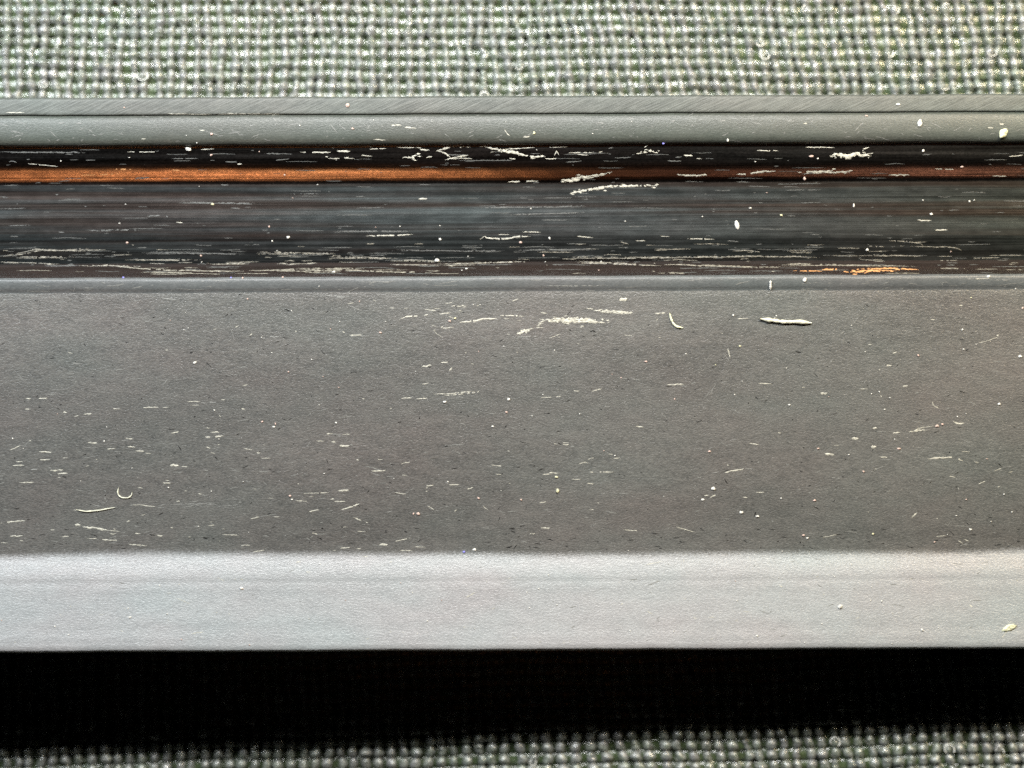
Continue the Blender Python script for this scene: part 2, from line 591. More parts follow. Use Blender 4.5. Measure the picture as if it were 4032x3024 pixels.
add(1300, 540, [
    ([(50, 86), (130, 90)], 12), ([(185, 60), (235, 55), (275, 64)], 10), ([(250, 75), (355, 73)], 6), ([(275, 15), (350, 20)], 8),
    ([(415, 64), (540, 66)], 6), ([(565, 75), (610, 85)], 14), ([(455, 130), (500, 128), (550, 112)], 14),
    ([(665, 88), (720, 75), (770, 55), (860, 62)], 15), ([(690, 90), (720, 100), (755, 128)], 10),
    ([(930, 60), (960, 52), (1010, 72), (1090, 82), (1150, 95), (1210, 105), (1240, 122), (1345, 122)], 20),
    ([(1100, 75), (1280, 65)], 6), ([(1370, 63), (1490, 58)], 5), ([(1400, 112), (1415, 85), (1430, 110)], 7),
    ([(1490, 96), (1645, 95)], 6), ([(1540, 105), (1610, 112)], 5), ([(1935, 95), (1975, 80), (2045, 102)], 15), ([(1960, 65), (1990, 50)], 8),
    ([(200, 113), (265, 120)], 5), ([(820, 145), (1140, 146)], 4, 'faint'),
    ([(1110, 278), (1300, 272)], 8), ([(1440, 270), (1540, 255), (1640, 240), (1760, 220)], 20),
    ([(1480, 350), (1600, 335), (1740, 308), (1880, 300), (2030, 305)], 18), ([(2165, 232), (2212, 240)], 10),
    ([(555, 385), (650, 384)], 13), ([(1570, 385), (1610, 390)], 8, 'faint'), ([(560, 295), (635, 297)], 5, 'faint'),
    ([(930, 436), (1600, 436)], 4, 'faint'), ([(1130, 478), (1560, 475)], 5, 'faint'), ([(60, 590), (500, 590)], 4, 'faint'),
    ([(230, 615), (390, 612), (520, 605)], 8), ([(935, 635), (965, 612), (975, 625), (1060, 632), (1130, 630), (1160, 618), (1250, 620)], 10),
    ([(1200, 590), (1315, 592)], 6), ([(1050, 605), (1120, 605)], 4), ([(1540, 617), (1640, 628)], 6), ([(1905, 643), (1965, 645)], 6),
    ([(2060, 616), (2115, 618)], 5), ([(1810, 652), (1860, 665)], 8), ([(380, 707), (1060, 707)], 4, 'faint'), ([(1150, 706), (1640, 703)], 4, 'faint'),
    ([(390, 772), (520, 766), (700, 770)], 8), ([(690, 788), (980, 782), (1200, 775)], 10), ([(0, 820), (200, 830), (350, 838), (640, 842)], 14),
    ([(1500, 780), (1800, 790), (2060, 800)], 8), ([(2080, 795), (2212, 790)], 6), ([(0, 752), (370, 758)], 4), ([(1500, 755), (2212, 752)], 4),
    ([(2040, 845), (2212, 848)], 6), ([(220, 900), (430, 897)], 5, 'faint'), ([(100, 970), (180, 935)], 6, 'faint'), ([(30, 990), (100, 1000)], 5, 'faint'),
    ([(1310, 928), (1700, 925)], 4, 'faint'), ([(1800, 1010), (1850, 1010)], 22),
    ([(1640, 1075), (1700, 1085), (1800, 1088), (1890, 1092)], 18), ([(1595, 1066), (1640, 1070)], 5), ([(2020, 1095), (2090, 1092)], 8),
    ([(1280, 1175), (1310, 1150), (1360, 1140), (1450, 1140), (1520, 1130), (1600, 1140), (1710, 1155)], 32),
    ([(1160, 1220), (1190, 1205), (1270, 1190)], 16), ([(805, 1155), (900, 1145), (960, 1130), (1040, 1130)], 11), ([(1060, 1110), (1210, 1115)], 6),
    ([(430, 1135), (480, 1115), (560, 1110), (640, 1100)], 8), ([(590, 1070), (660, 1080)], 5), ([(680, 1100), (755, 1095)], 6),
    ([(120, 1232), (200, 1230)], 7), ([(1160, 1245), (1290, 1240)], 8, 'faint'), ([(700, 1190), (770, 1185)], 6), ([(110, 1045), (195, 1080)], 5, 'faint'),
])
add(2632, 540, [
    ([(100, 115), (155, 120)], 10), ([(180, 133), (215, 135)], 5), ([(555, 83), (690, 85)], 7), ([(860, 62), (1040, 64)], 7),
    ([(1010, 115), (1060, 105), (1120, 120), (1180, 100), (1270, 120)], 24), ([(1215, 75), (1255, 65)], 8),
    ([(60, 235), (150, 238), (255, 233)], 13), ([(430, 230), (500, 228), (600, 215), (670, 212)], 13), ([(810, 218), (900, 215), (1010, 218), (1135, 217)], 16),
    ([(1375, 236), (1505, 237)], 9), ([(1665, 197), (1780, 200)], 6), ([(2020, 242), (2110, 243)], 5), ([(2125, 120), (2212, 112)], 6),
    ([(730, 330), (960, 328)], 4, 'faint'), ([(490, 305), (640, 308)], 4, 'faint'), ([(1550, 513), (1640, 520)], 8), ([(1660, 577), (1740, 578)], 8),
    ([(120, 631), (290, 635)], 6), ([(370, 645), (440, 650)], 6, 'faint'), ([(1375, 641), (1480, 648), (1570, 660), (1590, 678)], 9), ([(1520, 655), (1610, 652)], 5),
    ([(1250, 677), (1345, 680)], 5), ([(1650, 688), (1720, 680), (1800, 690), (1830, 705)], 6), ([(405, 708), (480, 706), (575, 715)], 9), ([(740, 709), (900, 711)], 7),
    ([(0, 750), (430, 745), (900, 745)], 5), ([(0, 792), (260, 795), (480, 805), (700, 808)], 8), ([(700, 803), (1050, 797), (1300, 800), (1500, 803)], 5),
    ([(1235, 735), (1520, 740)], 4), ([(1680, 742), (1770, 742)], 5), ([(1280, 768), (1350, 770)], 6), ([(1690, 768), (1800, 768)], 4), ([(1900, 755), (2060, 750)], 6),
    ([(1700, 818), (1850, 820)], 5), ([(1910, 823), (2050, 820)], 5), ([(960, 825), (1060, 822)], 12, 'copper_glint'), ([(1090, 835), (1250, 830), (1420, 832)], 20, 'copper_glint'),
    ([(1200, 818), (1400, 815), (1560, 825)], 10, 'copper_glint'), ([(780, 832), (960, 835)], 7, 'copper_glint'),
    ([(0, 843), (100, 843)], 5), ([(2100, 825), (2212, 826)], 5), ([(1910, 883), (2000, 880)], 5), ([(885, 955), (895, 1005)], 7, 'faint'),
    ([(430, 1130), (500, 1130)], 6), ([(1630, 1135), (1660, 1135)], 5),
])
add(0, 540, [
    ([(0, 58), (270, 60)], 4, 'faint'), ([(0, 92), (520, 94)], 5, 'faint'), ([(450, 55), (570, 42)], 4, 'faint'), ([(800, 93), (990, 93)], 6),
    ([(1255, 77), (1340, 75)], 4), ([(1070, 133), (1240, 134)], 5, 'faint'), ([(1480, 168), (1512, 168)], 8), ([(1875, 93), (2065, 93)], 9), ([(2105, 85), (2185, 86)], 12),
    ([(2045, 130), (2212, 133)], 5), ([(60, 155), (85, 148), (110, 157)], 9, 'faint'), ([(170, 163), (300, 175), (365, 182)], 5), ([(725, 200), (820, 203)], 8, 'copper_glint'),
    ([(845, 258), (935, 252)], 11, 'faint'), ([(1080, 205), (1125, 208)], 8, 'copper_glint'), ([(370, 275), (440, 270)], 6, 'faint'), ([(510, 238), (740, 230)], 6, 'copper_glint'),
    ([(1380, 296), (1430, 300)], 7, 'faint'), ([(1800, 352), (2000, 354)], 4, 'faint'), ([(1100, 412), (1600, 412)], 4, 'faint'),
    ([(920, 495), (985, 490), (1060, 497)], 10, 'faint'), ([(1100, 530), (1140, 533)], 7), ([(1440, 440), (1500, 445)], 7, 'faint'), ([(0, 445), (170, 442)], 4, 'faint'),
    ([(60, 550), (200, 548)], 5, 'faint'), ([(365, 592), (405, 594)], 7, 'faint'), ([(560, 580), (820, 580)], 4, 'faint'), ([(2080, 590), (2212, 590)], 4, 'faint'),
    ([(0, 745), (120, 722), (220, 700), (380, 705), (520, 700), (640, 703)], 8), ([(220, 707), (500, 707)], 10), ([(100, 752), (430, 750)], 5), ([(0, 780), (180, 782), (380, 790)], 7),
    ([(490, 800), (700, 800), (830, 810)], 7), ([(700, 805), (900, 818), (1100, 828), (1300, 830), (1520, 835)], 14), ([(1540, 830), (1800, 828), (2212, 832)], 10),
    ([(900, 840), (1100, 845), (1350, 848)], 6), ([(930, 785), (1030, 787)], 5), ([(1110, 780), (1200, 778)], 4), ([(1310, 788), (1550, 790)], 7), ([(1720, 790), (1980, 785)], 5),
    ([(1850, 815), (2212, 815)], 6), ([(780, 765), (1200, 760)], 4), ([(880, 720), (1500, 722)], 4, 'faint'), ([(1600, 722), (2080, 722)], 4),
    ([(520, 938), (590, 942)], 6, 'faint'), ([(1200, 947), (1280, 948)], 4, 'faint'), ([(600, 930), (760, 925)], 4, 'faint'), ([(160, 958), (320, 960)], 5, 'faint'),
    ([(1000, 1000), (1100, 1012)], 7, 'faint'), ([(1960, 985), (2200, 990)], 4, 'faint'), ([(2090, 995), (2140, 1003)], 6, 'faint'), ([(1200, 970), (1270, 980)], 6, 'faint'),
])
add(0, 1240, [
    ([(1630, 148), (1680, 138), (1740, 138)], 9, 'faint'), ([(160, 520), (190, 520)], 8), ([(240, 520), (295, 518)], 6), ([(155, 585), (190, 585)], 5), ([(390, 607), (415, 605)], 10),
    ([(460, 630), (490, 628)], 6), ([(520, 618), (570, 616)], 8), ([(700, 585), (750, 588)], 6), ([(890, 578), (985, 575)], 6), ([(1010, 577), (1050, 575)], 5), ([(1165, 540), (1245, 540)], 5),
    ([(1300, 545), (1345, 545)], 8, 'faint'), ([(1375, 530), (1400, 528)], 7), ([(1185, 563), (1240, 563)], 4), ([(1275, 758), (1320, 762), (1390, 752)], 10), ([(790, 822), (840, 822)], 8),
    ([(840, 845), (895, 848)], 8), ([(900, 860), (940, 862)], 5), ([(665, 835), (720, 832)], 5), ([(240, 850), (320, 855)], 8), ([(245, 903), (310, 900)], 7), ([(390, 890), (420, 890)], 6),
    ([(75, 935), (150, 935)], 8), ([(190, 965), (230, 965)], 13, 'faint'), ([(355, 990), (420, 985)], 9), ([(100, 910), (140, 912)], 5), ([(1055, 935), (1110, 938)], 13),
    ([(1125, 943), (1165, 943)], 5), ([(1010, 1045), (1060, 1047)], 8), ([(1025, 1027), (1050, 1030)], 5), ([(810, 1184), (870, 1180), (930, 1190), (1000, 1193)], 5),
    ([(1050, 1180), (1340, 1172)], 4, 'faint'), ([(1345, 1193), (1490, 1180)], 4, 'faint'), ([(0, 1297), (90, 1285), (155, 1280)], 9), ([(460, 1305), (500, 1308)], 14),
    ([(510, 1320), (580, 1325), (665, 1340)], 12), ([(665, 1340), (740, 1347)], 4), ([(60, 1378), (140, 1374)], 9), ([(310, 1338), (335, 1338)], 7), ([(370, 1382), (425, 1378)], 6),
    ([(535, 1392), (600, 1390)], 6), ([(630, 1398), (725, 1402)], 8), ([(835, 1360), (870, 1360)], 6), ([(1380, 1368), (1480, 1372)], 5), ([(0, 1418), (45, 1418)], 5),
    ([(1515, 830), (1570, 838)], 5), ([(1590, 857), (1620, 857)], 5), ([(1620, 890), (1680, 890)], 4), ([(1965, 786), (2015, 786)], 4), ([(2060, 790), (2085, 790)], 8),
    ([(2110, 815), (2170, 815)], 10), ([(2130, 745), (2175, 745)], 4), ([(1885, 1112), (2045, 1106)], 5), ([(2100, 1095), (2170, 1090)], 10), ([(2085, 1160), (2145, 1160)], 5),
    ([(2120, 1212), (2200, 1188)], 8), ([(1555, 1270), (1610, 1258)], 9), ([(1610, 1258), (1720, 1240)], 4, 'faint'), ([(1920, 1225), (1980, 1213)], 8), ([(1700, 1258), (1735, 1258)], 5),
    ([(1665, 1140), (1700, 1142)], 4), ([(2110, 1452), (2175, 1445)], 6), ([(1570, 1475), (1640, 1465)], 5), ([(150, 825), (180, 775)], 4, 'faint'), ([(1015, 440), (1045, 400)], 4, 'faint'),
])
add(1300, 1240, [
    ([(570, 325), (630, 315)], 9), ([(690, 298), (735, 295)], 7), ([(740, 352), (758, 330)], 10), ([(640, 495), (740, 490), (830, 480), (900, 474)], 5), ([(440, 520), (510, 515)], 6),
    ([(535, 523), (605, 520)], 6), ([(570, 433), (615, 425)], 4), ([(1110, 630), (1170, 645)], 6, 'faint'), ([(1460, 468), (1570, 475)], 5), ([(1310, 513), (1380, 512)], 5),
    ([(1405, 507), (1435, 505)], 7), ([(2095, 438), (2200, 432)], 8), ([(805, 675), (840, 680)], 7, 'faint'), ([(1390, 803), (1410, 803)], 6), ([(1445, 797), (1485, 797)], 5),
    ([(1445, 808), (1485, 808)], 5), ([(1280, 743), (1400, 743)], 4, 'faint'), ([(1600, 980), (1760, 978)], 7), ([(1320, 993), (1375, 992)], 6), ([(1500, 1025), (1560, 1025)], 4),
    ([(1545, 930), (1590, 915)], 5), ([(1600, 900), (1640, 890)], 4), ([(1595, 1048), (1635, 1052)], 6), ([(595, 1065), (640, 1060)], 8), ([(735, 1058), (800, 1055)], 6),
    ([(400, 1105), (470, 1115)], 5), ([(1740, 1107), (1860, 1110)], 5, 'faint'), ([(1300, 1170), (1340, 1165)], 7), ([(1900, 695), (1950, 700)], 7), ([(55, 815), (120, 815)], 9),
    ([(5, 793), (35, 797)], 6), ([(75, 1210), (180, 1175)], 8), ([(20, 1160), (90, 1160)], 5), ([(345, 1228), (380, 1222)], 6, 'faint'), ([(165, 1345), (220, 1348)], 4),
    ([(400, 1408), (495, 1387)], 6), ([(300, 1430), (355, 1428)], 11), ([(65, 1452), (120, 1445)], 6), ([(430, 1465), (510, 1463)], 5), ([(520, 1440), (590, 1445)], 4), ([(1870, 398), (1945, 408)], 5, 'faint'),
])
add(2632, 1240, [
    ([(370, 210), (385, 265)], 8), ([(255, 500), (298, 425)], 4, 'faint'), ([(225, 520), (260, 470)], 4, 'faint'), ([(560, 425), (645, 430)], 6), ([(945, 487), (990, 487)], 12),
    ([(830, 450), (850, 452)], 6), ([(1640, 540), (1650, 565), (1680, 580)], 6), ([(1355, 315), (1390, 315)], 11), ([(1240, 185), (1270, 185)], 4), ([(1395, 238), (1425, 232)], 6),
    ([(1455, 445), (1490, 440)], 9), ([(1190, 463), (1240, 460)], 4), ([(1530, 490), (1560, 485)], 8, 'faint'), ([(1135, 770), (1180, 770)], 16), ([(1270, 705), (1295, 705)], 14),
    ([(1395, 737), (1440, 733)], 10), ([(1490, 730), (1545, 715), (1610, 715)], 14), ([(1545, 705), (1650, 690)], 4), ([(1770, 662), (1800, 675), (1840, 672)], 9), ([(1258, 825), (1292, 825)], 18),
    ([(972, 866), (1028, 870)], 16), ([(1020, 812), (1060, 812)], 4), ([(1310, 885), (1360, 886)], 6), ([(500, 800), (560, 808)], 8), ([(1610, 895), (1680, 888), (1750, 885), (1800, 890), (1830, 910)], 11),
    ([(1640, 855), (1750, 875)], 4, 'faint'), ([(1820, 850), (1875, 852)], 5), ([(270, 985), (310, 978)], 8, 'faint'), ([(345, 980), (400, 970), (465, 958)], 9), ([(470, 955), (540, 962)], 5, 'faint'),
    ([(540, 1105), (595, 1103)], 6), ([(460, 1135), (490, 1138)], 7), ([(220, 1125), (250, 1123)], 6), ([(1010, 1013), (1070, 1020)], 7, 'faint'), ([(1745, 1003), (1785, 1012)], 6),
    ([(1925, 1055), (1970, 1035)], 6), ([(2020, 975), (2070, 955)], 4), ([(2110, 985), (2140, 975)], 4), ([(1510, 1260), (1545, 1230)], 9), ([(860, 1360), (970, 1352)], 4, 'faint'),
    ([(1090, 1345), (1190, 1357)], 4, 'faint'), ([(1660, 1380), (1720, 1375)], 5), ([(150, 830), (215, 835)], 4, 'faint'), ([(1290, 960), (1340, 940)], 5, 'faint'), ([(1800, 1070), (1802, 1088)], 5),
])
add(0, 0, [([(1245, 810), (1280, 812)], 7), ([(885, 865), (915, 865)], 8), ([(2110, 770), (2160, 808)], 5, 'faint'), ([(1050, 708), (1320, 715)], 6), ([(1350, 712), (1780, 713)], 5), ([(40, 703), (160, 703)], 6)])
add(1300, 0, [([(385, 780), (450, 782)], 8), ([(470, 793), (545, 800)], 9), ([(1090, 805), (1105, 830), (1125, 845)], 5), ([(1205, 852), (1250, 848)], 9), ([(1055, 868), (1100, 878)], 6, 'faint')])
add(2632, 0, [([(1990, 795), (2030, 795)], 6), ([(2065, 770), (2095, 770)], 9), ([(845, 770), (870, 765)], 6), ([(1215, 860), (1290, 868)], 5, 'faint')])


def sliver(pts, wd, seed, rag=0.3, lift=0.006, breakup=0.0, crown=0.012):
    """ragged raised burr along a path that lies on the bar; returns verts (mm), faces"""
    r = np.random.default_rng(seed)
    P = np.array(pts, float)
    seg = np.linalg.norm(np.diff(P, axis=0), axis=1)
    L = seg.sum()
    n = max(4, int(L / 7) + 2)
    d = np.concatenate([[0], np.cumsum(seg)])
    s = np.linspace(0, L, n)
    xs, ys = np.interp(s, d, P[:, 0]), np.interp(s, d, P[:, 1])
    tx, ty = np.gradient(xs), np.gradient(ys)
    tl = np.hypot(tx, ty) + 1e-9
    nx, ny = -ty / tl, tx / tl
    t = s / max(L, 1e-6)
    prof = np.clip(np.minimum(t, 1 - t) * 5, 0.10, 1) ** 0.6
    hw1 = wd / 2 * prof * np.clip(1 + rag * r.normal(0, 1, n), 0.15, 2.0)
    hw2 = wd / 2 * prof * np.clip(1 + rag * r.normal(0, 1, n), 0.15, 2.0)
    jit = wd * 0.12 * r.normal(0, 1, n)
    V, F = [], []
    gone = False
    for i in range(n):
        cx, cy = xs[i] + nx[i] * jit[i], ys[i] + ny[i] * jit[i]
        a, _ = surf(cx - nx[i] * hw1[i], cy - ny[i] * hw1[i], lift)
        b, _ = surf(cx, cy, lift + crown * min(1.5, wd / 8))
        c, _ = surf(cx + nx[i] * hw2[i], cy + ny[i] * hw2[i], lift)
        V += [a, b, c]
        if i:
            if breakup:
                gone = r.random() < (breakup if not gone else 0.55)
            if not gone:
                o = 3 * i
                F += [(o - 3, o, o + 1, o - 2), (o - 2, o + 1, o + 2, o - 1)]
    return V, F


def part_of(pts):
    x, y = pts[len(pts) // 2] if len(pts) > 2 else ((pts[0][0] + pts[1][0]) / 2, (pts[0][1] + pts[1][1]) / 2)
    return part_at(y + SLOPE * (x - 2016))


def orient(V, F):
    """make the faces look up"""
    out = []
    for f in F:
        a, b, c = V[f[0]], V[f[1]], V[f[2]]
        nz = (b[0] - a[0]) * (c[1] - a[1]) - (b[1] - a[1]) * (c[0] - a[0])
        out.append(f if nz >= 0 else f[::-1])
    return out


small = {}            # scratches too small to pick out singly: (part, material) -> verts, faces
def put_small(part, mat, V, F):
    v0, f0 = small.setdefault((part, mat), ([], []))
    o = len(v0)
    v0.extend(V)
    f0.extend(tuple(i + o for i in f) for f in F)


for i, (pts, wd, mat) in enumerate(SCR):
    L = sum(math.dist(a, b) for a, b in zip(pts, pts[1:]))
    prt = part_of(pts)
    if mat == 'faint' and prt.startswith('groove'):
        mat = 'hair'
    mid_row = pts[len(pts) // 2][1]
    if mat == 'bare' and 950 < mid_row < 1095:
        mat, wd = 'streak', wd * 0.6
    V, F = [], []
    def join(v, f):
        o = len(V)
        V.extend(v)
        F.extend(tuple(q + o for q in g) for g in f)
    rr = random.Random(i)
    if wd >= 8.5 and L > 55:
        # a scrape: a few ragged strands and flakes side by side
        k = 3 + int(wd > 12) + int(wd > 17)
        for q in range(k):
            t0, t1 = sorted((rr.uniform(0, 0.45), rr.uniform(0.55, 1.0))) if q else (0.0, 1.0)
            Pn = np.array(pts, float)
            dd = np.concatenate([[0], np.cumsum(np.linalg.norm(np.diff(Pn, axis=0), axis=1))])
            ss = np.linspace(t0, t1, 8) * dd[-1]
            oy = rr.uniform(-0.5, 0.5) * wd if q else 0
            sp = [(np.interp(s_, dd, Pn[:, 0]), np.interp(s_, dd, Pn[:, 1]) + oy + rr.gauss(0, wd * 0.08)) for s_ in ss]
            join(*sliver(sp, wd * rr.uniform(0.3, 0.6), i * 17 + q, 0.55, 0.006 + 0.002 * q, 0.16))
        for q in range(int(L / 14)):
            cx, cy = pts[0][0] + (pts[-1][0] - pts[0][0]) * rr.random(), 0
            cy = float(np.interp(cx, [p[0] for p in pts], [p[1] for p in pts])) if pts[-1][0] > pts[0][0] else pts[0][1]
            cy += rr.gauss(0, wd * 0.45)
            l2 = rr.uniform(6, 22)
            join(*sliver([(cx, cy), (cx + l2, cy + rr.gauss(0, 2))], rr.uniform(2, 5), i * 31 + q, 0.4))
    else:
        join(*sliver(pts, (max(wd * 0.85, 2.2) if not prt.startswith('groove') else max(wd * 0.72, 1.9)), i * 17, 0.28, 0.006, 0.08 if L > 60 else 0.0))
        if wd < 4 and L > 150:
            for q in range(2):
                sp = [(x + rr.uniform(-20, 40), y + rr.uniform(-5, 5)) for x, y in pts]
                join(*sliver(sp, 2.2, i * 19 + q, 0.4, 0.006, 0.25))
    F = orient(V, F)
    if L >= 45:
        mesh_obj('scratch', np.array(V) * MM, F, mat, PART[prt])
    else:
        put_small(prt, mat, V, F)

# hairline scuffs scattered over the worn faces
def scuffs(n, y0, y1, mean_len, wd, mats, ang_sd, dens=None, x_rng=(-60, 4090)):
    for _ in range(n):
        x, y = random.uniform(*x_rng), random.uniform(y0, y1)
        if dens and random.random() > dens(x, y):
            continue
        l2 = min(140 if mats != ['pit'] else 26, random.expovariate(1 / mean_len) + 6)
        a = random.gauss(0, ang_sd)
        p = [(x, y), (x + l2 * 0.5 * math.cos(a), y + l2 * 0.5 * math.sin(a) + random.gauss(0, 1.2)), (x + l2 * math.cos(a), y + l2 * math.sin(a))]
        if not (384 < p[-1][1] < 2540):
            continue
        prt = part_of(p)
        if part_at(p[0][1] + SLOPE * (x - 2016)) != prt or part_at(p[2][1] + SLOPE * (x - 2016)) != prt:
            continue
        V, F = sliver(p, random.uniform(*wd), random.randrange(1 << 30), 0.4, 0.005, 0.0, 0.004)
        mt = random.choice(mats)
        if mt == 'bare' and 950 < y < 1095:
            mt = 'streak'
        put_small(prt, 'hair' if mt == 'faint' and prt.startswith('groove') else mt, V, orient(V, F))


scuffs(900, 1150, 2170, 9, (1.4, 2.8), ['faint'], 0.35)
scuffs(380, 1700, 2170, 15, (2.2, 4.2), ['faint', 'faint', 'faint', 'bare'], 0.12, lambda x, y: 0.9 if x < 1500 else 0.35)
scuffs(260, 1180, 1330, 12, (1.4, 3.0), ['faint', 'bare'], 0.35, lambda x, y: 0.08 + 0.9 * math.exp(-((x - 1900) / 420) ** 2))
scuffs(500, 1150, 1500, 12, (1.4, 2.6), ['faint'], 0.6, lambda x, y: 0.9 if x < 1300 else 0.2)
scuffs(130, 1300, 2170, 11, (1.6, 3.4), ['bare', 'faint'], 0.3)
scuffs(420, 1160, 2165, 7, (1.4, 3.0), ['pit'], 0.5)
scuffs(60, 2080, 2160, 22, (1.4, 3.0), ['pit'], 0.1)
scuffs(240, 590, 1028, 40, (1.2, 2.4), ['faint'], 0.015)
scuffs(220, 960, 1078, 70, (1.2, 2.4), ['bare', 'faint', 'faint'], 0.012)
scuffs(110, 575, 640, 26, (2.0, 4.5), ['bare', 'faint'], 0.1, lambda x, y: math.exp(-((x - 1850) / 700) ** 2))
scuffs(150, 455, 560, 18, (1.6, 3.0), ['faint'], 0.5)
scuffs(120, 1092, 1146, 24, (1.6, 3.0), ['faint'], 0.15)
scuffs(120, 2190, 2535, 14, (1.6, 3.0), ['faint', 'bare'], 0.4)
for (prt, mat), (V, F) in small.items():
    tag(mesh_obj('fine_scratches', np.array(V) * MM, F, mat, PART[prt]), kind='stuff')


# ------------------------------------------------------------------ dust, lint and flakes lying on the bar
ROT = bar.rotation_euler.z
def to_world(v):
    c, s = math.cos(ROT), math.sin(ROT)
    return np.array([v[0] * c - v[1] * s, v[0] * s + v[1] * c, v[2]])


def grain(px, py, ax, ay, seed, h=None):
    """small irregular crumb with a rounded top resting on the bar (world mm)"""
    r = np.random.default_rng(seed)
    c, _ = surf(px, py)
    c = to_world(c)
    a, b = ax * PXMM, ay * PXMM
    hh = h if h is not None else 0.55 * min(a, b) + 0.02
    V, F = [], []
    N = 9
    rad = 1 + 0.2 * r.normal(0, 1, N)
    for lvl, (k, z) in enumerate(((1.0, -0.01), (0.95, 0.45), (0.6, 0.9))):
        for j in range(N):
            t = j / N * 2 * math.pi
            V.append(c + np.array([a * k * rad[j] * math.cos(t), b * k * rad[j] * math.sin(t), hh * z]))
    V.append(c + np.array([0, 0, hh]))
    for lvl in range(2):
        for j in range(N):
            j2 = (j + 1) % N
            F.append((lvl * N + j, lvl * N + j2, (lvl + 1) * N + j2, (lvl + 1) * N + j))
    for j in range(N):
        F.append((2 * N + j, 2 * N + (j + 1) % N, 3 * N))
    return V, F


def Q(ox, oy, a, b):
    return ox + a / K, oy + b / K


